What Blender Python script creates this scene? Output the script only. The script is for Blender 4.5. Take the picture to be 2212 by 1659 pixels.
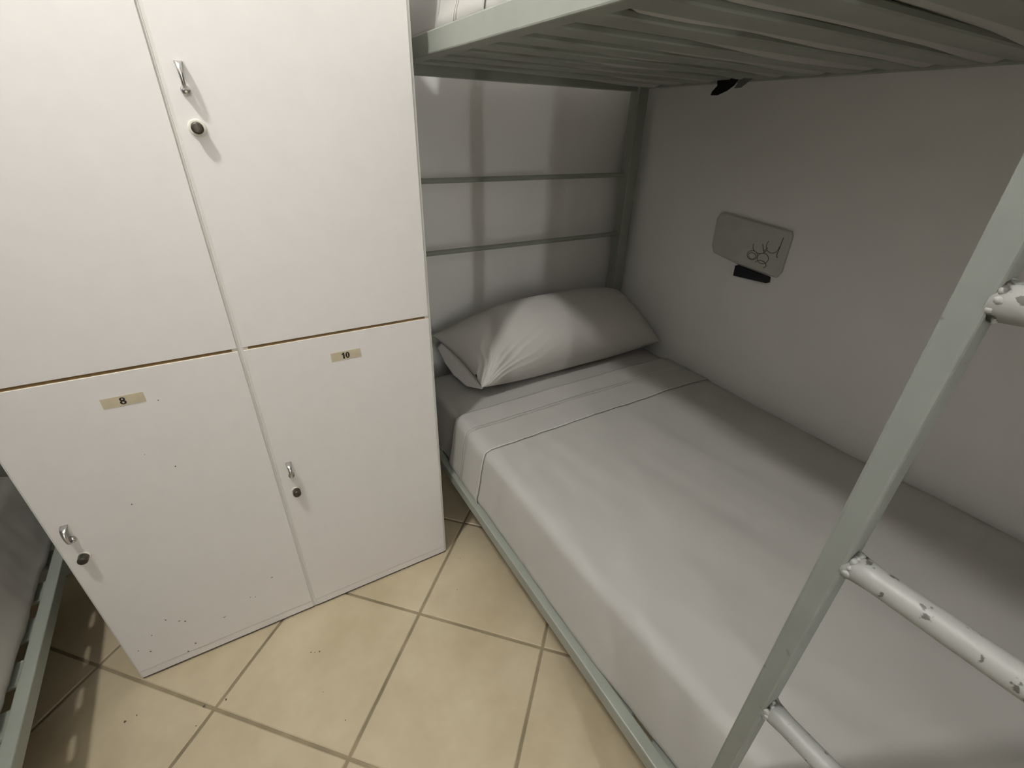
import bpy, bmesh, math, random
from mathutils import Vector, Matrix, noise

# ---------------------------------------------------------------- scene, camera, light set-up
for o in list(bpy.data.objects):
    bpy.data.objects.remove(o)
SC = bpy.context.scene
COL = SC.collection
K = 0.83            # plan units -> metres (floor tile = 0.33 m)

SC.view_settings.view_transform = 'Standard'
SC.view_settings.look = 'None'
SC.view_settings.gamma = 1.0
SC.view_settings.use_curve_mapping = False
SC.view_settings.exposure = 0.0

cd = bpy.data.cameras.new('camera')
cam = bpy.data.objects.new('camera', cd)
COL.objects.link(cam)
cd.sensor_fit = 'HORIZONTAL'
cd.sensor_width = 36.0
cd.lens = 993.37 / 2212 * 36.0
cd.clip_start = 0.01
cd.clip_end = 50
_r = Vector((0.86445769, -0.50217278, 0.02313862))
_u = Vector((0.22851071, 0.4335309, 0.87168447))
_f = Vector((0.44776752, 0.74824692, -0.48952098))
cam.matrix_world = Matrix(((_r.x, _u.x, -_f.x, 0.49755 * K), (_r.y, _u.y, -_f.y, -1.10162 * K),
                           (_r.z, _u.z, -_f.z, 1.35259 * K), (0, 0, 0, 1)))
SC.camera = cam

world = bpy.data.worlds.new('world')
SC.world = world
world.use_nodes = True
world.node_tree.nodes['Background'].inputs[0].default_value = (0.02, 0.02, 0.02, 1)
world.node_tree.nodes['Background'].inputs[1].default_value = 0.2

# room in plan units
RX0, RX1, RY0, RY1, RZ = -1.21, 2.02, -3.3, 0.53, 2.78
LAMPS = [  # x, y, z, radius, watts-like strength, which
    (0.04, -0.55, 2.62, 0.052, 590.0, 'nearer the lockers'),
    (0.15, -2.45, 2.62, 0.07, 34.0, 'nearer the entrance'),
]
LAMP_COL = (1.0, 0.995, 0.97, 1)
FILL_TUBE = (0.38, -3.262, 0.45, 2.05, 0.016, 75.0)   # added unseen light tube for head wall bands: x, y, z0, z1, radius, strength

# ---------------------------------------------------------------- materials
def mat(name, col, rough=0.5, spec=0.5, metal=0.0, bump=0.0, bscale=200.0, var=0.0, vscale=6.0, spots=None, sheen=0.0):
    m = bpy.data.materials.new(name)
    m.use_nodes = True
    nt = m.node_tree
    b = nt.nodes['Principled BSDF']
    b.inputs['Base Color'].default_value = (*col, 1)
    b.inputs['Roughness'].default_value = rough
    b.inputs['Specular IOR Level'].default_value = spec
    b.inputs['Metallic'].default_value = metal
    if sheen:
        b.inputs['Sheen Weight'].default_value = sheen
    tc = nt.nodes.new('ShaderNodeTexCoord')
    out = None
    if var > 0:
        n = nt.nodes.new('ShaderNodeTexNoise')
        n.inputs['Scale'].default_value = vscale
        n.inputs['Detail'].default_value = 2
        n.inputs['Roughness'].default_value = 0.6
        nt.links.new(tc.outputs['Object'], n.inputs['Vector'])
        mr = nt.nodes.new('ShaderNodeMapRange')
        mr.inputs[1].default_value = 0.3
        mr.inputs[2].default_value = 0.7
        mr.inputs[3].default_value = 1 - var
        mr.inputs[4].default_value = 1 + var
        nt.links.new(n.outputs['Fac'], mr.inputs[0])
        mx = nt.nodes.new('ShaderNodeVectorMath')
        mx.operation = 'SCALE'
        mx.inputs[0].default_value = col
        nt.links.new(mr.outputs[0], mx.inputs['Scale'])
        out = mx.outputs[0]
    if spots:   # (scale, threshold, colour): paint chips / wear with their own shape
        sc, th, scol = spots
        n2 = nt.nodes.new('ShaderNodeTexNoise')
        n2.inputs['Scale'].default_value = sc
        n2.inputs['Detail'].default_value = 3
        nt.links.new(tc.outputs['Object'], n2.inputs['Vector'])
        cr = nt.nodes.new('ShaderNodeMapRange')
        cr.inputs[1].default_value = th
        cr.inputs[2].default_value = th + 0.03
        nt.links.new(n2.outputs['Fac'], cr.inputs[0])
        mm = nt.nodes.new('ShaderNodeMix')
        mm.data_type = 'RGBA'
        nt.links.new(cr.outputs[0], mm.inputs[0])
        mm.inputs[6].default_value = (*col, 1)
        if out:
            nt.links.new(out, mm.inputs[6])
        mm.inputs[7].default_value = (*scol, 1)
        out = mm.outputs[2]
    if out:
        nt.links.new(out, b.inputs['Base Color'])
    if bump > 0.09:   # finer relief would not show at this distance
        n3 = nt.nodes.new('ShaderNodeTexNoise')
        n3.inputs['Scale'].default_value = bscale
        n3.inputs['Detail'].default_value = 1
        nt.links.new(tc.outputs['Object'], n3.inputs['Vector'])
        bp = nt.nodes.new('ShaderNodeBump')
        bp.inputs['Strength'].default_value = bump
        bp.inputs['Distance'].default_value = 0.002
        nt.links.new(n3.outputs['Fac'], bp.inputs['Height'])
        nt.links.new(bp.outputs[0], b.inputs['Normal'])
    return m

def glow(name, col, strength):
    m = bpy.data.materials.new(name)
    m.use_nodes = True
    nt = m.node_tree
    b = nt.nodes['Principled BSDF']
    b.inputs['Base Color'].default_value = (0.9, 0.9, 0.88, 1)
    b.inputs['Emission Color'].default_value = col
    b.inputs['Emission Strength'].default_value = strength
    return m

M = dict(
    wall=mat('wall_paint', (0.83, 0.81, 0.79), 0.75, 0.3, bump=0.10, bscale=90, var=0.02, vscale=4),
    ceil=mat('ceiling_paint', (0.84, 0.83, 0.81), 0.8, 0.2, bump=0.08, bscale=90),
    grout=mat('grout', (0.31, 0.255, 0.165), 0.9, 0.2, bump=0.2, bscale=150, var=0.25, vscale=9),
    locker=mat('white_laminate', (0.775, 0.75, 0.725), 0.42, 0.35, bump=0.02, bscale=500, var=0.012, vscale=30),
    lockedge=mat('white_edge_band', (0.68, 0.665, 0.62), 0.5, 0.35),
    wood=mat('raw_chipboard_edge', (0.62, 0.42, 0.17), 0.8, 0.2, var=0.15, vscale=60),
    cream=mat('cream_door_core', (0.85, 0.70, 0.44), 0.7, 0.2, var=0.08, vscale=60),
    chrome=mat('satin_chrome', (0.62, 0.61, 0.60), 0.28, 0.5, metal=1.0),
    lockdark=mat('tarnished_bronze', (0.07, 0.06, 0.045), 0.4, 0.5, metal=0.6, var=0.4, vscale=120),
    lockring=mat('ivory_plastic_ring', (0.76, 0.73, 0.64), 0.45, 0.4),
    tape=mat('beige_tape', (0.55, 0.48, 0.34), 0.5, 0.4, var=0.08, vscale=50),
    ink=mat('black_ink', (0.012, 0.010, 0.009), 0.5, 0.3),
    scuff=mat('scuff_dirt_and_gap_shade', (0.10, 0.085, 0.07), 0.9, 0.1),
    frame=mat('grey_green_paint', (0.29, 0.305, 0.265), 0.42, 0.45, bump=0.06, bscale=60, var=0.035, vscale=20),
    ladder=mat('frame_paint_darkened', (0.218, 0.229, 0.211), 0.42, 0.45, bump=0.12, bscale=80, var=0.04, vscale=25,  # same paint as the frame, toned darker for dimmer light on the ladder
               spots=(60, 0.70, (0.17, 0.16, 0.14))),
    rung=mat('chipped_pale_paint', (0.315, 0.315, 0.295), 0.4, 0.45, bump=0.12, bscale=80, var=0.05, vscale=25,
             spots=(85, 0.63, (0.10, 0.095, 0.085))),
    sheet=mat('grey_sheet_cotton', (0.47, 0.455, 0.425), 0.72, 0.3, bump=0.05, bscale=700, var=0.02, vscale=5),
    sheet2=mat('grey_fitted_sheet', (0.445, 0.43, 0.405), 0.75, 0.3, bump=0.05, bscale=700, var=0.02, vscale=5),
    pillow=mat('grey_pillowcase', (0.53, 0.51, 0.475), 0.68, 0.3, bump=0.05, bscale=700, var=0.02, vscale=5),
    thread=mat('pale_thread', (0.60, 0.58, 0.54), 0.8, 0.2),
    under=mat('pale_mattress_ticking', (0.48, 0.465, 0.445), 0.85, 0.15, bump=0.05, bscale=400),
    darkcloth=mat('dark_webbing', (0.022, 0.02, 0.018), 0.85, 0.2),
    greycloth=mat('grey_webbing', (0.20, 0.195, 0.18), 0.85, 0.2),
    wallbox=mat('grey_plastic', (0.52, 0.51, 0.475), 0.55, 0.35, var=0.05, vscale=20),
    pencil=mat('pencil_line', (0.13, 0.125, 0.115), 0.8, 0.2),
    blackplastic=mat('black_plastic', (0.008, 0.008, 0.012), 0.4, 0.4),
    door=mat('painted_door', (0.55, 0.52, 0.47), 0.5, 0.4),
)
# floor tile: warm beige stoneware with soft clouding
def tile_mat():
    m = mat('beige_floor_tile', (0.60, 0.50, 0.345), 0.38, 0.4, bump=0.03, bscale=120)
    nt = m.node_tree
    b = nt.nodes['Principled BSDF']
    geo = nt.nodes.new('ShaderNodeNewGeometry')
    n = nt.nodes.new('ShaderNodeTexNoise')
    n.inputs['Scale'].default_value = 4.5
    n.inputs['Detail'].default_value = 4
    n.inputs['Roughness'].default_value = 0.65
    nt.links.new(geo.outputs['Position'], n.inputs['Vector'])
    cr = nt.nodes.new('ShaderNodeValToRGB')
    cr.color_ramp.elements[0].position = 0.30
    cr.color_ramp.elements[0].color = (0.52, 0.425, 0.275, 1)
    cr.color_ramp.elements[1].position = 0.68
    cr.color_ramp.elements[1].color = (0.66, 0.565, 0.39, 1)
    nt.links.new(n.outputs['Fac'], cr.inputs[0])
    nt.links.new(cr.outputs[0], b.inputs['Base Color'])
    return m
M['tile'] = tile_mat()

# ---------------------------------------------------------------- mesh helpers
class MB:
    """collects shapes in plan units; build() links them as one mesh object"""
    def __init__(s):
        s.bm = bmesh.new()
    def raw(s, verts, faces, mi=0, smooth=False):
        vs = [s.bm.verts.new(v) for v in verts]
        for f in faces:
            try:
                fc = s.bm.faces.new([vs[i] for i in f])
                fc.material_index = mi
                fc.smooth = smooth
            except ValueError:
                pass
        return vs
    def box(s, x0, x1, y0, y1, z0, z1, bev=0.0, seg=2, mi=0):
        b2 = bmesh.new()
        bmesh.ops.create_cube(b2, size=1)
        for v in b2.verts:
            v.co = Vector(((x0 + x1) / 2 + v.co.x * (x1 - x0), (y0 + y1) / 2 + v.co.y * (y1 - y0),
                           (z0 + z1) / 2 + v.co.z * (z1 - z0)))
        if bev > 0:
            bmesh.ops.bevel(b2, geom=list(b2.edges), offset=bev, segments=seg, profile=0.5, affect='EDGES')
        s._merge(b2, mi)
        return s
    def _merge(s, b2, mi=0, smooth=False):
        b2.verts.index_update()
        s.raw([v.co.copy() for v in b2.verts], [[v.index for v in f.verts] for f in b2.faces], mi, smooth)
        b2.free()
    def tube(s, pts, rad, n=12, mi=0, cap=True):
        pts = [Vector(p) for p in pts]
        rads = rad if isinstance(rad, (list, tuple)) else [rad] * len(pts)
        vs, fs = [], []
        prev = None
        for i, p in enumerate(pts):
            t = (pts[min(i + 1, len(pts) - 1)] - pts[max(i - 1, 0)]).normalized()
            if prev is None:
                a = Vector((0, 0, 1)) if abs(t.z) < 0.9 else Vector((1, 0, 0))
                u = t.cross(a).normalized()
            else:
                u = (prev - t * prev.dot(t)).normalized()
            prev = u
            w = t.cross(u)
            for k in range(n):
                an = 2 * math.pi * k / n
                vs.append(p + (u * math.cos(an) + w * math.sin(an)) * rads[i])
        for i in range(len(pts) - 1):
            for k in range(n):
                k2 = (k + 1) % n
                fs.append((i * n + k, i * n + k2, (i + 1) * n + k2, (i + 1) * n + k))
        if cap:
            fs.append(tuple(range(n - 1, -1, -1)))
            fs.append(tuple((len(pts) - 1) * n + k for k in range(n)))
        s.raw(vs, fs, mi, True)
        return s
    def lathe(s, prof, origin, axis='z', n=24, mi=0, smooth=True):
        vs, fs = [], []
        o = Vector(origin)
        for r, h in prof:
            for k in range(n):
                a = 2 * math.pi * k / n
                if axis == 'z':
                    vs.append(o + Vector((r * math.cos(a), r * math.sin(a), h)))
                else:   # axis -y : h is how far it stands off towards -y
                    vs.append(o + Vector((r * math.cos(a), -h, r * math.sin(a))))
        for i in range(len(prof) - 1):
            for k in range(n):
                k2 = (k + 1) % n
                fs.append((i * n + k, i * n + k2, (i + 1) * n + k2, (i + 1) * n + k))
        fs.append(tuple(range(n - 1, -1, -1)))
        fs.append(tuple((len(prof) - 1) * n + k for k in range(n)))
        s.raw(vs, fs, mi, smooth)
        return s
    def prism(s, poly, axis, a0, a1, mi=0):
        """poly: list of 2D; axis 'x' -> poly is (y,z), 'y' -> (x,z), 'z' -> (x,y)"""
        def P(p, a):
            return {'x': (a, p[0], p[1]), 'y': (p[0], a, p[1]), 'z': (p[0], p[1], a)}[axis]
        n = len(poly)
        vs = [P(p, a0) for p in poly] + [P(p, a1) for p in poly]
        fs = [tuple(range(n)), tuple(range(2 * n - 1, n - 1, -1))]
        for i in range(n):
            j = (i + 1) % n
            fs.append((i, j, n + j, n + i))
        s.raw(vs, fs, mi)
        return s
    def grid(s, fn, nu, nv, mi=0, closed_v=False):
        vs = [fn(i / (nu - 1), j / (nv - 1)) for i in range(nu) for j in range(nv)]
        fs = [(i * nv + j, i * nv + j + 1, (i + 1) * nv + j + 1, (i + 1) * nv + j)
              for i in range(nu - 1) for j in range(nv - 1)]
        s.raw(vs, fs, mi, True)
        return s
    def map(s, fn):
        for v in s.bm.verts:
            v.co = Vector(fn(v.co))
        return s
    def mesh(s, name, mats, base=(0, 0, 0), autosmooth=None):
        bmesh.ops.recalc_face_normals(s.bm, faces=list(s.bm.faces))
        for v in s.bm.verts:
            v.co = (v.co - Vector(base)) * K
        me = bpy.data.meshes.new(name)
        s.bm.to_mesh(me)
        s.bm.free()
        for m in (mats if isinstance(mats, (list, tuple)) else [mats]):
            me.materials.append(m)
        if autosmooth:
            for p in me.polygons:
                p.use_smooth = True
            me.set_sharp_from_angle(angle=math.radians(autosmooth))
        return me
    def build(s, name, mats, parent=None, base=(0, 0, 0), autosmooth=None):
        pb = Vector(base)
        q = parent
        acc = Vector((0, 0, 0))
        while q is not None:
            acc += q.location
            q = q.parent
        me = s.mesh(name, mats, tuple(acc / K) if parent else base, autosmooth)
        o = bpy.data.objects.new(name, me)
        COL.objects.link(o)
        if parent:
            o.parent = parent
        else:
            o.location = pb * K
        return o

def tag(o, label=None, cat=None, group=None, kind=None):
    if label: o['label'] = label
    if cat: o['category'] = cat
    if group: o['group'] = group
    if kind: o['kind'] = kind
    return o

def thing(name, loc, label, cat, group=None):
    o = bpy.data.objects.new(name, None)
    COL.objects.link(o)
    o.location = Vector(loc) * K
    o.empty_display_size = 0.1
    return tag(o, label, cat, group)

# ---------------------------------------------------------------- room shell
T = 0.1
def struct(name, mb, m, **kw):
    o = mb.build(name, m, **kw)
    return tag(o, kind='structure')

tag(struct('wall_right', MB().box(RX1, RX1 + T, RY0 - T, RY1 + T, -0.05, RZ), M['wall']), 'white painted wall along the right bunk')
tag(struct('wall_head', MB().box(RX0, RX1, RY1, RY1 + T, -0.05, RZ), M['wall']), 'white painted wall behind the lockers and headboards')
tag(struct('wall_left', MB().box(RX0 - T, RX0, RY0 - T, RY1 + T, -0.05, RZ), M['wall']), 'white painted wall along the left bunk')
DX0, DX1, DZ = 0.55, 1.55, 2.45
wb = MB().box(RX0, DX0, RY0 - T, RY0, -0.05, RZ)
wb.box(DX1, RX1, RY0 - T, RY0, -0.05, RZ).box(DX0, DX1, RY0 - T, RY0, DZ, RZ)
tag(struct('wall_back', wb, M['wall']), 'white painted wall with the entrance')
d1 = struct('door_1', MB().box(DX0 + 0.01, DX1 - 0.01, RY0 - 0.06, RY0 - 0.01, 0.01, DZ - 0.01, 0.003), M['door'])
MB().tube([(0.64, RY0 - 0.012, 1.2), (0.64, RY0 + 0.05, 1.2), (0.66, RY0 + 0.06, 1.2), (0.78, RY0 + 0.06, 1.2)], 0.012).build('door_handle', M['chrome'], d1)
tag(struct('added_blocker_left', MB().box(RX0, 0.20, -2.0, -1.925, -0.05, RZ), M['wall']), 'unseen white panel added at the foot of the left bunk to block light')  # added blocker, keeps light from the back off the left bunk
tag(struct('added_blocker_right', MB().box(0.845, RX1, -2.0, -1.925, -0.05, RZ), M['wall']), 'unseen white panel added at the foot of the right bunk to block light')  # added blocker, cuts the tube light to an edge on the head wall
tag(struct('ceiling', MB().box(RX0 - T, RX1 + T, RY0 - T, RY1 + T, RZ, RZ + 0.05), M['ceil']), 'white ceiling')

floor = struct('floor', MB().box(RX0 - T, RX1 + T, RY0 - T, RY1 + T, -0.06, -0.0035), M['grout'])
tag(floor, 'beige tiled floor laid diagonally')
# tiles, each one its own piece
TS, TO, TA, TG = 0.3976, (0.7304, -0.1798), math.radians(-45.5), 0.0085
e1 = Vector((math.cos(TA), math.sin(TA)))
e2 = Vector((-math.sin(TA), math.cos(TA)))
def clip(poly, axis, lim, keep_less):
    out = []
    for i in range(len(poly)):
        a, b = poly[i], poly[(i + 1) % len(poly)]
        ia = (a[axis] <= lim) == keep_less
        ib = (b[axis] <= lim) == keep_less
        if ia: out.append(a)
        if ia != ib:
            t = (lim - a[axis]) / (b[axis] - a[axis])
            out.append(a + (b - a) * t)
    return out
def tile_piece(poly, cen):
    mb = MB()
    n = len(poly)
    c = sum(poly, Vector((0, 0))) / n
    ch = 0.0025
    inner = [p + (c - p).normalized() * ch * 1.4 for p in poly]
    vs = [(p.x - cen.x, p.y - cen.y, -0.01) for p in poly] + [(p.x - cen.x, p.y - cen.y, -0.0018) for p in poly] + \
         [(p.x - cen.x, p.y - cen.y, 0.0) for p in inner]
    fs = [tuple(range(2 * n, 3 * n))]
    for i in range(n):
        j = (i + 1) % n
        fs += [(i, j, n + j, n + i), (n + i, n + j, 2 * n + j, 2 * n + i)]
    mb.raw(vs, fs)
    return mb.mesh('tile', M['tile'])
full = None
for i in range(-14, 15):
    for j in range(-14, 15):
        h = (TS - TG) / 2
        cen = Vector(TO) + e1 * (i + 0.5) * TS + e2 * (j + 0.5) * TS
        poly = [cen + e1 * a * h + e2 * b * h for a, b in ((-1, -1), (1, -1), (1, 1), (-1, 1))]
        p2 = poly
        for ax, lim, kl in ((0, RX0, False), (0, RX1, True), (1, RY0, False), (1, RY1, True)):
            if p2: p2 = clip(p2, ax, lim, kl)
        if len(p2) < 3:
            continue
        ar = abs(sum(p2[k].x * p2[(k + 1) % len(p2)].y - p2[(k + 1) % len(p2)].x * p2[k].y for k in range(len(p2)))) / 2
        if ar < 0.002:
            continue
        if ar > 4 * h * h * 0.999:
            if full is None: full = tile_piece(poly, cen)
            me = full
        else:
            me = tile_piece(p2, cen)
        o = bpy.data.objects.new('tile', me)
        COL.objects.link(o)
        o.parent = floor
        o.location = (cen.x * K, cen.y * K, 0)

# ---------------------------------------------------------------- lockers
def digits(mb, text, cx, z, h, y):
    """bold sans digits standing on plane y, cx centre, z baseline"""
    def ring(x, zc, rx, rz, tx, tz, n=28):
        vs, fs = [], []
        for k in range(n):
            a = 2 * math.pi * k / n
            vs += [(x + rx * math.cos(a), y, zc + rz * math.sin(a)), (x + (rx - tx) * math.cos(a), y, zc + (rz - tz) * math.sin(a))]
        for k in range(n):
            k2 = (k + 1) % n
            fs.append((2 * k, 2 * k2, 2 * k2 + 1, 2 * k + 1))
        mb.raw(vs, fs)
    w = h * 0.62
    gap = h * 0.13
    tot = sum(w if c != '1' else h * 0.42 for c in text) + gap * (len(text) - 1)
    x = cx - tot / 2
    for c in text:
        if c == '0':
            ring(x + w / 2, z + h / 2, w / 2, h / 2, h * 0.235, h * 0.175); x += w + gap
        elif c == '8':
            ring(x + w / 2, z + h * 0.735, w * 0.46, h * 0.27, h * 0.185, h * 0.145)
            ring(x + w / 2, z + h * 0.285, w * 0.53, h * 0.295, h * 0.205, h * 0.16); x += w + gap
        elif c == '1':
            q = h * 0.42
            mb.raw([(x + q - h * 0.25, y, z), (x + q, y, z), (x + q, y, z + h), (x + q - h * 0.19, y, z + h),
                    (x + q - h * 0.25, y, z + h * 0.9)], [(0, 1, 2, 3, 4)])
            mb.raw([(x + q - h * 0.16, y, z + h), (x, y, z + h * 0.78), (x, y, z + h * 0.60), (x + q - h * 0.25, y, z + h * 0.72)], [(0, 1, 2, 3)])
            x += q + gap

def pull_handle(door, x, zc, y0):
    """small satin bow pull: flared feet, slim waisted arch"""
    mb = MB()
    n = 18
    rows = []
    H = 0.0215
    for i in range(n + 1):
        t = i / n
        z = zc + H * math.cos(math.pi * t) * 1.0
        out = 0.001 + 0.024 * math.sin(math.pi * min(1, t * 1.02)) ** 0.55
        hw = 0.0068 - 0.0040 * min(1, t / 0.7) ** 0.8
        if t > 0.78:
            hw += 0.0045 * ((t - 0.78) / 0.22) ** 1.5
        th = 0.0028
        rows.append((z, out, max(hw, 0.0032), th))
    vs, fs = [], []
    m = 8
    for z, out, hw, th in rows:
        for k in range(m):
            a = 2 * math.pi * k / m
            vs.append((x + hw * math.cos(a), y0 - out + th * math.sin(a), z))
    for i in range(len(rows) - 1):
        for k in range(m):
            k2 = (k + 1) % m
            fs.append((i * m + k, i * m + k2, (i + 1) * m + k2, (i + 1) * m + k))
    fs += [tuple(range(m)), tuple((len(rows) - 1) * m + k for k in range(m))]
    mb.raw(vs, fs, 0, True)
    # the two feet run back to the door
    mb.lathe([(0.0078, 0.0), (0.0078, 0.004), (0.005, 0.0065)], (x, y0, zc - H + 0.001), 'y', 14)
    mb.build('handle', M['chrome'], door)

def cam_lock(door, x, z, y0, ring_r):
    mb = MB()
    mb.lathe([(ring_r, 0.0), (ring_r, 0.002), (ring_r * 0.92, 0.0035), (0.0105, 0.0035)], (x, y0, z), 'y', 24)
    mb.build('lock_ring', M['lockring'], door)
    mb = MB()
    mb.lathe([(0.0098, 0.0), (0.0098, 0.017), (0.009, 0.0195), (0.0065, 0.0205)], (x, y0, z), 'y', 20)
    mb.box(x - 0.0012, x + 0.0012, y0 - 0.0215, y0 - 0.0195, z - 0.006, z + 0.006)
    mb.build('lock', M['lockdark'], door)

LZ0, LZT, LGAP = 0.006, 1.71, 0.905
YF = 0.0            # door front plane
def locker(x0, x1, dx0, dx1, label, num, tape_x, hx, low_extra, scuffs):
    t = thing('locker', ((x0 + x1) / 2, 0.24, 0), label, 'locker', 'white lockers')
    DT = 0.018      # door thickness
    mb = MB()
    yb = 0.485
    fy = YF + 0.004
    mb.box(x0, x0 + 0.016, fy, yb, LZ0, LZT, 0.0008, 1)
    mb.box(x1 - 0.016, x1, fy, yb, LZ0, LZT, 0.0008, 1)
    mb.box(x0 + 0.0161, x1 - 0.0161, YF + DT + 0.003, yb, LZT - 0.018, LZT)
    mb.box(x0 + 0.0161, x1 - 0.0161, YF + DT + 0.003, yb, 0.045, 0.063)
    mb.box(x0 + 0.0161, x1 - 0.0161, yb - 0.008, yb, LZ0 + 0.03, LZT - 0.0181)
    bd = mb.build('body', [M['locker'], M['lockedge']], t)
    for p in bd.data.polygons:
        if p.normal.y < -0.9:
            p.material_index = 1
    MB().box(x0 + 0.0161, x1 - 0.0161, YF + DT + 0.003, yb - 0.009, LGAP - 0.009, LGAP + 0.009).build('shelf', M['wood'], t)
    MB().box(dx0, dx1, YF + 0.0015, YF + 0.02, LZ0 + 0.002, 0.0345, 0.0008, 1).build('plinth', M['locker'], t)
    MB().box(x0 + 0.002, x1 - 0.002, YF + 0.006, yb, 0.0, LZ0).build('base', M['scuff'], t)  # dark strip painted in for the shade in the gap under the locker
    for up in (0, 1):
        z0, z1 = ((LGAP + 0.0035, LZT - 0.003) if up else (0.0365, LGAP - 0.0035))
        mb = MB()
        mb.box(dx0, dx1, YF, YF + DT, z0, z1, 0.0008, 1)
        d = mb.build('door', [M['locker'], M['cream'], M['wood']], t)
        for p in d.data.polygons:
            if abs(p.normal.z) > 0.9:
                p.material_index = 1 if p.normal.z > 0 else 2
        if up:
            if hx[1]:
                pull_handle(d, hx[1], 1.4135, YF)
                cam_lock(d, hx[1] + 0.002, 1.336, YF, 0.0145)
        else:
            pull_handle(d, hx[0], 0.553, YF)
            cam_lock(d, hx[0] + 0.0015, 0.478, YF, 0.0125)
            tx, tz, rot = tape_x
            mb = MB()
            mb.box(-0.036, 0.036, -0.0006, 0.0, -0.0115, 0.0115)
            ca, sa = math.cos(rot), math.sin(rot)
            mb.map(lambda v: (tx + v.x * ca - v.z * sa, YF + v.y, tz + v.x * sa + v.z * ca))
            mb.build('number_sticker', M['tape'], d)
            mb = MB()
            digits(mb, num, 0.0, -0.0082, 0.0165, -0.0009)
            mb.map(lambda v: (tx - 0.001 + v.x * ca - v.z * sa, YF + v.y, tz + v.x * sa + v.z * ca))
            tag(mb.build('number', M['ink'], d), 'bold black number ' + num)
            if scuffs:
                rnd = random.Random(4)
                mb = MB()
                for (sx, sz, r, el) in scuffs:
                    n = 7
                    vs = [(sx + r * el * math.cos(2 * math.pi * k / n) * rnd.uniform(.6, 1.2), YF - 0.0004,
                           sz + r * math.sin(2 * math.pi * k / n) * rnd.uniform(.6, 1.2)) for k in range(n)]
                    mb.raw(vs, [tuple(range(n))])
                tag(mb.build('scuff_marks', M['scuff'], d), kind='stuff')
    return t

SCUFF = [(0.276, 0.823, 0.0016, 1), (0.258, 0.65, 0.0020, 1), (0.155, 0.58, 0.0016, 1), (0.215, 0.70, 0.0012, 1)]
SCUFF += [(0.365, 0.198, 0.0020, 1.3), (0.299, 0.153, 0.0015, 1), (0.311, 0.147, 0.0017, 1), (0.225, 0.116, 0.0014, 4),
          (0.107, 0.190, 0.0022, 1), (0.131, 0.168, 0.0014, 2.5), (0.142, 0.159, 0.0022, 1), (0.140, 0.060, 0.0028, .8),
          (0.117, 0.040, 0.0028, .8), (0.066, 0.154, 0.0018, 1), (0.047, 0.098, 0.0024, 1), (0.026, 0.118, 0.0016, 1)]
locker(0.0, 0.4499, 0.004, 0.4455, 'left white locker column whose lower door is numbered 8, with scuff marks', '8', (0.2205, 0.838, 0.0), (0.034, 0.034), None, SCUFF)
locker(0.4501, 0.90, 0.4555, 0.893, 'right white locker column whose lower door is numbered 10, beside the bed', '10', (0.6705, 0.8425, 0.0), (0.483, 0.482), None, None)

# ---------------------------------------------------------------- bunks
HEAD_Y, FOOT_Y = 0.43, -1.87     # near faces of the head / foot posts (post depth .05)
PW = 0.05
SLAT_W, SLAT_P = 0.066, 0.1175
def bunk(X, label, group, base):
    """X maps bunk-local (x from the aisle side, y, z) to the room"""
    t = thing('bunk_bed_frame', base, label, 'bunk bed', group)
    def P(name, mb, m=None, sm=None):
        return mb.map(X).build(name, m or M['frame'], t, autosmooth=sm)
    W = 1.042
    for px in (0.0, W - PW):
        for py in (HEAD_Y, FOOT_Y):
            P('post', MB().box(px, px + PW, py, py + PW, 0.0, 2.02, 0.004))
    y0, y1 = FOOT_Y + PW, HEAD_Y
    P('side_rail', MB().box(0.0, 0.026, y0, y1, 0.279, 0.316, 0.003))
    P('side_rail', MB().box(W - 0.03, W, y0, y1, 0.279, 0.316, 0.003))
    P('upper_side_rail', MB().box(0.0, 0.038, y0, y1, 1.482, 1.5235, 0.003))
    P('upper_side_rail', MB().box(W - 0.038, W, y0, y1, 1.488, 1.53, 0.003))
    for py in (HEAD_Y + 0.012, FOOT_Y + 0.012):
        for z0, z1, nm in ((0.279, 0.316, 'end_rail'), (0.617, 0.652, 'end_rail'), (1.476, 1.506, 'upper_end_rail'), (1.98, 2.01, 'top_end_rail')):
            P(nm, MB().box(PW - 0.004, W - PW + 0.004, py, py + 0.026, z0, z1, 0.003))
        for z in (0.953, 1.188, 1.74):
            P('end_bar', MB().tube([(PW - 0.004, py + 0.013, z), (W - PW + 0.004, py + 0.013, z)], 0.0088, 10), sm=40)
    k = 0
    y = -0.462 + SLAT_P * 7
    while y > y0 + 0.02:
        if y + SLAT_W < y1 - 0.02:
            P('slat', MB().box(0.026, W - 0.026, y, y + SLAT_W, 1.490, 1.503, 0.003, 1))
        y -= SLAT_P
    y = -0.462 + SLAT_P * 7
    while y > y0 + 0.02:
        if y + SLAT_W < y1 - 0.02:
            P('lower_slat', MB().box(0.02, W - 0.025, y, y + SLAT_W, 0.292, 0.303, 0.003, 1))
        y -= SLAT_P
    return t

RB = 0.948
XR = lambda v: (RB + v.x, v.y, v.z)
A = math.radians(2.4)
LBX = -0.087
def XL(v):
    # the left bunk stands mirrored and turned slightly
    x, y = -v.x, v.y
    return (LBX + x * math.cos(A) - (y) * math.sin(A), x * math.sin(A) + y * math.cos(A) - 0.02, v.z)
bunk(XR, 'grey-green metal bunk bed frame right of the lockers, with slatted upper bunk', 'metal bunk bed frames', (RB + 0.52, -0.7, 0))
bunk(XL, 'grey-green metal bunk bed frame left of the lockers', 'metal bunk bed frames', (-0.6, -0.7, 0))

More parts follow.
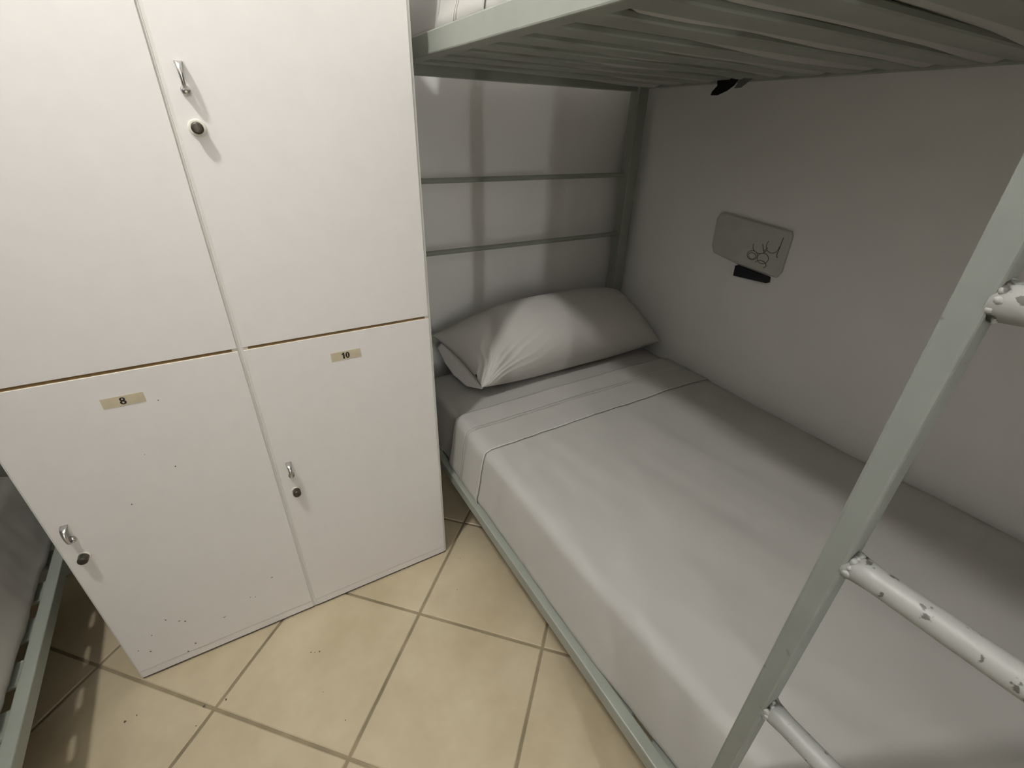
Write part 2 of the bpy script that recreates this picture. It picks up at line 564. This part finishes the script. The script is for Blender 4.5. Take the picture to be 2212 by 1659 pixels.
# ---------------------------------------------------------------- bedding
def catmull(pts, n):
    pts = [Vector(p) for p in pts]
    seg = len(pts) - 1
    # arc length table
    dense = []
    for i in range(seg):
        p0, p1, p2, p3 = pts[max(i - 1, 0)], pts[i], pts[i + 1], pts[min(i + 2, seg)]
        for k in range(20):
            t = k / 20
            dense.append(0.5 * ((2 * p1) + (p2 - p0) * t + (2 * p0 - 5 * p1 + 4 * p2 - p3) * t * t + (3 * p1 - p0 - 3 * p2 + p3) * t ** 3))
    dense.append(pts[-1])
    L = [0]
    for a, b in zip(dense, dense[1:]):
        L.append(L[-1] + (b - a).length)
    return dense, L
def prof_at(tab, s):
    dense, L = tab
    s *= L[-1]
    import bisect
    i = max(0, min(len(L) - 2, bisect.bisect_right(L, s) - 1))
    f = (s - L[i]) / max(1e-9, L[i + 1] - L[i])
    p = dense[i].lerp(dense[i + 1], f)
    tn = (dense[i + 1] - dense[i]).normalized()
    return p, Vector((-tn.y, tn.x))
def drift(y):
    return 0.06 * max(0.0, -(y + 0.6)) ** 1.3

def bed_profile(zb, zt, lo=None):
    h = zt - zb
    return catmull([(0.034, zb + 0.0145), (0.021, zb + 0.0175), (0.0185, zb + 0.03), (0.024, zb + 0.30 * h), (0.033, zb + 0.60 * h), (0.043, zb + 0.88 * h), (0.0455, zb + 0.945 * h), (0.051, zt - 0.0045),
                    (0.062, zt - 0.0008), (0.09, zt), (0.17, zt), (0.5, zt + 0.002), (0.9, zt + 0.001), (1.0, zt - 0.004), (1.035, zt - 0.02), (1.046, zt - 0.06),
                    (1.046, zb + 0.006)], 0)

def drape(tab, X, y0, y1, off, nu, nv, amp, seed, thick=0.0, s0=0.0, s1=1.0, edge_wave=0.0):
    """cloth following the mattress section between y0 and y1"""
    def fn(u, v):
        s = s0 + (s1 - s0) * u
        # denser sampling near the aisle edge
        s = s0 + (s1 - s0) * (u ** 1.35)
        p, n = prof_at(tab, s)
        y = y0 + (y1 - y0) * v
        side = max(0.0, min(1.0, (0.14 - p.x) / 0.1))
        q = Vector((p.x * 3.2, y * 1.6, seed))
        w = noise.noise(q) * 0.9 + noise.noise(Vector((p.x * 7 + y * 3, y * 5 - p.x * 4, seed + 3))) * 0.5
        w += noise.noise(Vector((p.x * 16 + y * 9, y * 10, p.y * 14 + seed))) * 0.22
        # drawn pleats on the aisle side
        w += side * (0.55 * noise.noise(Vector((y * 24, p.y * 5, seed + 7))) + 0.3 * noise.noise(Vector((y * 9 + p.y * 22, p.y * 30, seed + 8))))
        # soft lengthwise creases fanning out from the cuff
        fan = p.x + 0.16 * (y + 0.1)
        w += (1 - side) * 2.4 * max(0, min(1, (0.05 - y) / 0.3)) * (noise.noise(Vector((fan * 11, y * 1.1, seed + 20))) + 0.5 * noise.noise(Vector((fan * 23, y * 2.0, seed + 25))))
        d = off + amp * w
        yy = y + edge_wave * (noise.noise(Vector((p.x * 6, 0, seed + 11))) if v in (0.0, 1.0) or True else 0)
        return X(Vector((p.x + drift(y) * max(0, 1 - p.x) - n.x * 0 + n.x * d, yy, p.y + n.y * d)))
    mb = MB()
    mb.grid(fn, nu, nv)
    return mb

def end_cap(tab, X, y, amp, seed):
    pts = []
    for i in range(60):
        p, n = prof_at(tab, i / 59)
        pts.append(X(Vector((p.x + drift(y) * max(0, 1 - p.x), y, p.y))))
    mb = MB()
    mb.raw(pts, [tuple(range(60))])
    return mb

def mattress(tab, X, y0, y1, amp, seed, zsag=None, zb=0.3):
    """closed mattress body; zsag: underside bulges down between the slats of the upper bunk"""
    ins = -0.004
    NU, NV = 70, 150
    mb = MB()
    def fn(u, v):
        s = u ** 1.3
        p, n = prof_at(tab, s)
        vv = v
        y = y0 + (y1 - y0) * vv
        e = 0.05
        # rounded ends
        k = max(0, 1 - min(y - min(y0, y1), max(y0, y1) - y) / e)
        rc = 0.13
        dy = max(y0, y1) - y
        cor = rc - math.sqrt(max(0, rc * rc - max(0, rc - dy) ** 2)) if zsag else 0.0
        cor *= max(0.0, 1 - p.x / 0.5)
        top = max(0, min(1, (p.y - zb) / 0.15))
        drop = 0.03 * k ** 3 * top
        side = max(0.0, min(1.0, (0.14 - p.x) / 0.1))
        w = noise.noise(Vector((p.x * 4, y * 3, seed))) + 0.4 * noise.noise(Vector((p.x * 14, y * 13, seed + 2)))
        w += side * 0.5 * noise.noise(Vector((y * 28, p.y * 6, seed + 5)))
        d = ins + amp * w
        return X(Vector((p.x + cor + drift(y) * max(0, 1 - p.x) + n.x * d, y, p.y + n.y * d - drop)))
    mb.grid(fn, NU, NV)
    # end caps and underside
    for v in (0.0, 1.0):
        mb.raw([fn(i / (NU - 1), v) for i in range(NU)], [tuple(range(NU))])
    def un(u, v):
        a, b = Vector(fn(0, v)), Vector(fn(1, v))
        p = a.lerp(b, u)
        if zsag:
            y = y0 + (y1 - y0) * v
            ph = ((y - (-0.462) + SLAT_P * 40) % SLAT_P) / SLAT_P       # 0 at a slat's near edge
            gapc = (SLAT_W / SLAT_P + 1) / 2
            half = (1 - SLAT_W / SLAT_P) / 2
            g = max(0.0, 1 - ((ph - gapc) / half) ** 2) if ph > SLAT_W / SLAT_P else 0
            edge = min(1.0, u / 0.07, (1 - u) / 0.07)
            p.z -= 0.0145 * max(0, edge) + zsag * g * (0.75 + 0.8 * noise.noise(Vector((p.x * 3.1, y * 4, 5)))) * max(0, edge)
        return p
    if zsag:
        mb.grid(un, 40, 260)
    else:
        mb.grid(un, 2, NV)
    return mb

LOWER = bed_profile(0.304, 0.508)
def bedding(tab, X, where, zb, zt, head, cuff_dy=0.0, seed=1, amp=0.0030, zsag=None, grp='', draw_cuff=True):
    mb = mattress(tab, X, head, -1.80, 0.0022, seed, zsag, zb)
    c = X(Vector((0.5, -0.7, zb)))
    mt = mb.build('mattress', M['under' if zsag else 'sheet2'], None, c)
    tag(mt, where['mattress'], 'mattress', 'mattresses on the bunks')
    t = thing('top_sheet', X(Vector((0.5, -0.8, zt))), where['sheet'], 'sheet', 'top sheets on the bunks')
    yF = 0.078 + cuff_dy
    sh = drape(tab, X, yF - 0.002, -1.812, 0.0035 + (amp - 0.003) * 0.8, 64, 190, amp, seed + 10)
    sh.build('sheet_body', M['sheet'], t)
    if not draw_cuff:
        return mt, t
    cu = drape(tab, X, yF, yF - 0.212, 0.0085 + (amp - 0.003) * 0.8, 64, 36, amp, seed + 10)
    # hem thickness so the free edge reads as a real edge
    o = cu.build('folded_cuff', M['sheet'], t)
    md = o.modifiers.new('thickness', 'SOLIDIFY')
    md.thickness = 0.0022 * K
    md.offset = -1
    # twin stitch lines across the cuff
    for dy in (-0.086, -0.098):
        st = drape(tab, X, yF + dy, yF + dy - 0.0028, 0.0108 + (amp - 0.003) * 0.8, 64, 3, amp, seed + 10)
        st.build('stitching', M['thread'], t)
    return mt, t

bedding(LOWER, XR, dict(mattress='mattress in a grey fitted sheet on the lower right bunk',
                        sheet='smooth grey top sheet with folded cuff on the lower right bunk'), 0.304, 0.508, 0.41, seed=1)
UPPER = bed_profile(1.5045, 1.66)
bedding(UPPER, XR, dict(mattress='pale mattress resting on the slats of the upper right bunk',
                        sheet='wrinkled grey sheet on the upper right bunk, above the metal rail'), 1.5045, 1.66, 0.428, cuff_dy=-0.07, seed=21, amp=0.0042, zsag=0.013)
bedding(LOWER, lambda v: XL(Vector((v.x + 0.022, v.y, v.z))), dict(mattress='mattress in a grey sheet on the lower left bunk behind the lockers',
                        sheet='grey top sheet hanging beside the rail of the lower left bunk'), 0.304, 0.508, 0.41, seed=41, cuff_dy=0.325, amp=0.009, draw_cuff=False)
# upper left bunk carries a mattress too, unseen, pushed past its rail to shade the bed below
mbm = mattress(UPPER, lambda v: XL(Vector((v.x - 0.047, v.y, v.z))), 0.40, -1.80, 0.002, 61, None, 1.5045)
tag(mbm.build('mattress', M['under'], None, XL(Vector((0.5, -0.7, 1.5045)))), 'mattress on the upper left bunk', 'mattress', 'mattresses on the bunks')

# ---------------------------------------------------------------- pillow
def make_pillow():
    t = thing('pillow', (1.56, 0.30, 0.51), 'plump grey pillow leaning against the headboard of the lower right bunk', 'pillow')
    tilt = math.radians(24)
    u = Vector((1, 0, 0)); v = Vector((0, math.cos(tilt), math.sin(tilt))); w = Vector((0, -math.sin(tilt), math.cos(tilt)))
    c = Vector((1.545, 0.288, 0.630))
    HL, HD, TT = 0.428, 0.168, 0.140
    def surf(sgn):
        def fn(a, b):
            p = a * 2 - 1
            q = b * 2 - 1
            # ease samples to the rim
            p = math.sin(p * math.pi / 2); q = math.sin(q * math.pi / 2)
            ep = max(0, 1 - abs(p) ** 2.6); eq = max(0, 1 - abs(q) ** 2.4)
            th = TT * (ep ** 0.55) * (eq ** 0.5)
            # pulled-in sides between the pointed corners
            pin = 1 - 0.055 * (1 - q * q) * abs(p) ** 3
            din = 1 - 0.07 * (1 - p * p) * abs(q) ** 3
            if sgn < 0:
                th *= 0.9
            wr = 0
            if sgn > 0:
                # creases gathering towards the front-left corner
                dx, dq = (p + 1.02) * 1.6, (q + 1.04)
                dist = math.hypot(dx, dq)
                ang = math.atan2(dq, dx)
                fall = math.exp(-(dist / 0.75) ** 2)
                cz = math.sin(ang * 19 + 2.5 * noise.noise(Vector((dist * 2.5, ang * 2, 3))))
                wr += 0.026 * fall * min(1, dist / 0.25) * (1 - abs(cz)) ** 1.5 * (0.6 + 0.6 * noise.noise(Vector((ang * 5, dist * 3, 9))))
                wr += 0.003 * noise.noise(Vector((p * 2.2, q * 2.2, 8)))
                wr += 0.005 * max(0, p - 0.3) * noise.noise(Vector((p * 9, q * 5, 4)))
                wr *= (eq ** 0.25)
            pos = c + u * (HL * p * pin) + v * (HD * q * din) + w * (sgn * th + wr)
            # the left end slumps down to the mattress, its back corner slides left
            sl = max(0, -p - 0.35) / 0.65
            pos.z -= 0.050 * sl ** 1.6 * (0.5 + 0.5 * q)
            pos.x -= 0.055 * sl ** 1.5 * (0.5 + 0.5 * q)
            pos.z = max(pos.z, 0.5165)
            return pos
        return fn
    mb = MB()
    mb.grid(surf(1), 150, 90)
    mb.grid(surf(-1), 50, 40)
    bmesh.ops.remove_doubles(mb.bm, verts=list(mb.bm.verts), dist=0.0004)
    mb.build('pillow_body', M['pillow'], t)
    # open hem of the pillowcase lying under the left end
    top = [(1.085, 0.415, 0.625), (1.100, 0.35, 0.595), (1.108, 0.28, 0.572), (1.118, 0.205, 0.556), (1.128, 0.150, 0.553)]
    low = [(1.068, 0.42, 0.610), (1.072, 0.36, 0.572), (1.078, 0.29, 0.545), (1.092, 0.215, 0.536), (1.120, 0.146, 0.549)]
    mb = MB()
    n = 24
    def lerpc(arr, s):
        s *= len(arr) - 1
        i = min(int(s), len(arr) - 2)
        return Vector(arr[i]).lerp(Vector(arr[i + 1]), s - i)
    def fl(a, b):
        p = lerpc(top, a).lerp(lerpc(low, a), b * 1.0)
        q = lerpc(top, a) + Vector((0.05, 0.02, -0.005))
        if b < 0.3:
            p = q.lerp(lerpc(top, a), b / 0.3)
        else:
            p = lerpc(top, a).lerp(lerpc(low, a), (b - 0.3) / 0.7)
        p.z += 0.003 * noise.noise(Vector((a * 6, b * 3, 2)))
        return p
    mb.grid(fl, 26, 12)
    o = mb.build('pillowcase_hem', M['pillow'], t)
    md = o.modifiers.new('thickness', 'SOLIDIFY')
    md.thickness = 0.003 * K
make_pillow()

# ---------------------------------------------------------------- ladder on the right bunk
def ladder():
    t = thing('bunk_ladder', (0.931, -1.2, 0), 'pale grey metal ladder with chipped round rungs on the right bunk', 'ladder')
    x0, x1 = 0.918, 0.9465
    MB().box(x0, x1, -1.0105, -0.9885, 0.0, 2.0, 0.003).build('ladder_rail', M['ladder'], t)
    MB().box(x0, x1, -1.6325, -1.6105, 0.0, 2.0, 0.003).build('ladder_rail', M['ladder'], t)
    xc = (x0 + x1) / 2
    rnd = random.Random(2)
    for z in (0.205, 0.472, 0.738, 0.998, 1.258, 1.52, 1.78):
        pts, rr = [], []
        for i in range(25):
            f = i / 24
            y = -1.008 - f * 0.607
            e = min(f, 1 - f) * 0.607
            pts.append((xc, y, z))
            rr.append(0.0125 + 0.0022 * math.exp(-(e / 0.010) ** 2) + 0.0004 * noise.noise(Vector((y * 30, z, 0))))
        g = MB().tube(pts, rr, 16).build('rung', M['rung'], t)
        # lumpy weld beads round both ends
        for ye, s in ((-1.0105, -1), (-1.6105, 1)):
            mb = MB()
            for k in range(13):
                a = 2 * math.pi * k / 13 + rnd.uniform(-.2, .2)
                r = rnd.uniform(0.0026, 0.0046)
                ctr = Vector((xc + 0.0128 * math.cos(a), ye + s * rnd.uniform(0.0, 0.004), z + 0.0128 * math.sin(a)))
                b2 = bmesh.new()
                bmesh.ops.create_icosphere(b2, subdivisions=1, radius=r)
                for v in b2.verts:
                    v.co = v.co * rnd.uniform(0.8, 1.2) + ctr
                mb._merge(b2, 0, True)
            mb.build('weld_bead', M['rung'], g)
ladder()

# ---------------------------------------------------------------- wall box, webbing tag
def wall_box():
    X1 = RX1
    t = thing('wall_box', (X1, -0.12, 1.0), 'small grey wall box with scribbled lines and a black strip below', 'wall box')
    poly = [(0.018, 0.985), (0.022, 1.08), (0.012, 1.098), (-0.004, 1.104), (-0.255, 1.084), (-0.262, 1.07), (-0.262, 0.955), (-0.250, 0.935),
            (-0.10, 0.944), (0.004, 0.962)]
    mb = MB()
    n = len(poly)
    cy = sum(p[0] for p in poly) / n; cz = sum(p[1] for p in poly) / n
    dep = 0.013
    inn = [(cy + (p[0] - cy) * 0.965, cz + (p[1] - cz) * 0.94) for p in poly]
    vs = [(X1 - 0.0003, *p) for p in poly] + [(X1 - dep + 0.004, *p) for p in poly] + [(X1 - dep, *p) for p in inn]
    fs = [tuple(range(2 * n, 3 * n)), tuple(range(n))]
    for i in range(n):
        j = (i + 1) % n
        fs += [(i, j, n + j, n + i), (n + i, n + j, 2 * n + j, 2 * n + i)]
    mb.raw(vs, fs)
    mb.build('box_cover', M['wallbox'], t)
    xf = X1 - dep - 0.0002
    sc = MB()
    def circ(y, z, ry, rz, a0=0, a1=6.283, n=26, w=0.0011):
        sc.tube([(xf, y + ry * math.cos(a0 + (a1 - a0) * k / n), z + rz * math.sin(a0 + (a1 - a0) * k / n)) for k in range(n + 1)], w, 5)
    circ(-0.150, 0.987, 0.019, 0.015); circ(-0.190, 0.985, 0.020, 0.017); circ(-0.150, 0.985, 0.014, 0.010)
    circ(-0.170, 1.018, 0.026, 0.020, 3.3, 6.6); circ(-0.212, 1.030, 0.022, 0.022, 3.0, 6.9); circ(-0.188, 0.965, 0.020, 0.012, 0.2, 4.0)
    sc.tube([(xf, -0.176, 1.030), (xf, -0.184, 1.012), (xf, -0.190, 1.004)], 0.0012, 5)
    sc.tube([(xf, -0.196, 1.022), (xf, -0.186, 1.008)], 0.0012, 5)
    sc.tube([(xf, -0.238, 1.062), (xf, -0.236, 1.03), (xf, -0.233, 1.005), (xf, -0.238, 0.998)], 0.0012, 5)
    sc.build('scribbles', M['pencil'], t)
    mb = MB().prism([(-0.103, 0.9415), (-0.228, 0.931), (-0.231, 0.913), (-0.105, 0.906)], 'x', X1 - 0.022, X1 - 0.0005)
    mb.build('black_strip', M['blackplastic'], t)
wall_box()

def hanging_tag():
    t = thing('webbing_loop', (1.93, 0.0, 1.49), 'dark webbing tab hanging below the slats of the upper right bunk', 'strap')
    # dark leaf-shaped tab, curling as it hangs
    pl = [(0.060, 1.494), (0.010, 1.503), (-0.024, 1.501), (-0.012, 1.474), (0.004, 1.460), (0.030, 1.4495), (0.054, 1.450), (0.056, 1.460), (0.048, 1.476)]
    mb = MB()
    mb.prism(pl, 'x', 0.0, 0.004)
    mb.map(lambda v: (1.900 + v.x + 0.02 * math.sin((v.z - 1.46) * 30) - 0.01, v.y, v.z))
    mb.build('dark_tab', M['darkcloth'], t)
    pl = [(-0.024, 1.501), (-0.080, 1.505), (-0.050, 1.482), (-0.032, 1.468), (-0.010, 1.467)]
    mb = MB()
    mb.prism(pl, 'x', 0.0, 0.003)
    mb.map(lambda v: (1.903 + v.x + 0.012 * math.sin((v.z - 1.46) * 30), v.y, v.z))
    mb.build('grey_tab', M['greycloth'], t)
hanging_tag()

# ---------------------------------------------------------------- dirt specks on the floor
rnd = random.Random(8)
mb = MB()
for (sx, sy, r) in ((0.145, -0.155, 0.0042), (0.195, -0.165, 0.0036), (-0.029, -0.098, 0.0034), (-0.005, -0.095, 0.0022), (0.459, -0.371, 0.0018),
                    (0.127, -0.198, 0.0020), (0.413, -0.143, 0.0024), (0.434, -0.153, 0.0026), (0.422, -0.149, 0.0018), (0.422, -0.272, 0.0014),
                    (0.93, -0.05, 0.0014), (0.87, -0.16, 0.0016)):
    n = 8
    mb.raw([(sx + r * rnd.uniform(.5, 1.2) * math.cos(6.283 * k / n), sy + r * rnd.uniform(.5, 1.2) * math.sin(6.283 * k / n), 0.0004) for k in range(n)], [tuple(range(n))])
o = mb.build('dirt_specks', M['scuff'], floor)
tag(o, kind='stuff')

# ---------------------------------------------------------------- ceiling lamps
for (x, y, z, r, st, wh) in LAMPS:
    t = thing('ceiling_lamp', (x, y, RZ), 'round white globe ceiling lamp ' + wh, 'lamp', 'ceiling lamps')
    MB().lathe([(0.06, 0), (0.06, -0.02), (0.04, -0.035), (0.035, z + r * 0.9 - RZ)], (x, y, RZ), 'z', 24).build('lamp_base', M['ceil'], t)
    b2 = bmesh.new()
    bmesh.ops.create_uvsphere(b2, u_segments=20, v_segments=12, radius=r)
    for v in b2.verts:
        v.co += Vector((x, y, z))
    mb = MB(); mb._merge(b2, 0, True)
    mb.build('globe', glow('lit_globe', LAMP_COL, st), t)

# added unseen glowing tube, throws fill light and rail shadows along the aisle
tx, ty, tz0, tz1, tr, tst = FILL_TUBE
t = thing('added_fill_tube', (tx, ty, tz0), 'upright glowing tube added out of view on the back wall for fill light', 'lamp')
mb = MB().box(tx - 0.03, tx + 0.03, RY0 + 0.0005, RY0 + 0.02, tz0 - 0.05, tz1 + 0.05, 0.003)
mb.box(tx - 0.02, tx + 0.02, RY0 + 0.02, RY0 + 0.06, tz0 - 0.045, tz0 - 0.001).box(tx - 0.02, tx + 0.02, RY0 + 0.02, RY0 + 0.06, tz1 + 0.001, tz1 + 0.045)
mb.build('fill_tube_holder', M['ceil'], t)
MB().tube([(tx, ty, tz0), (tx, ty, tz1)], tr, 12).build('tube', glow('fill_tube_glow', LAMP_COL, tst), t)
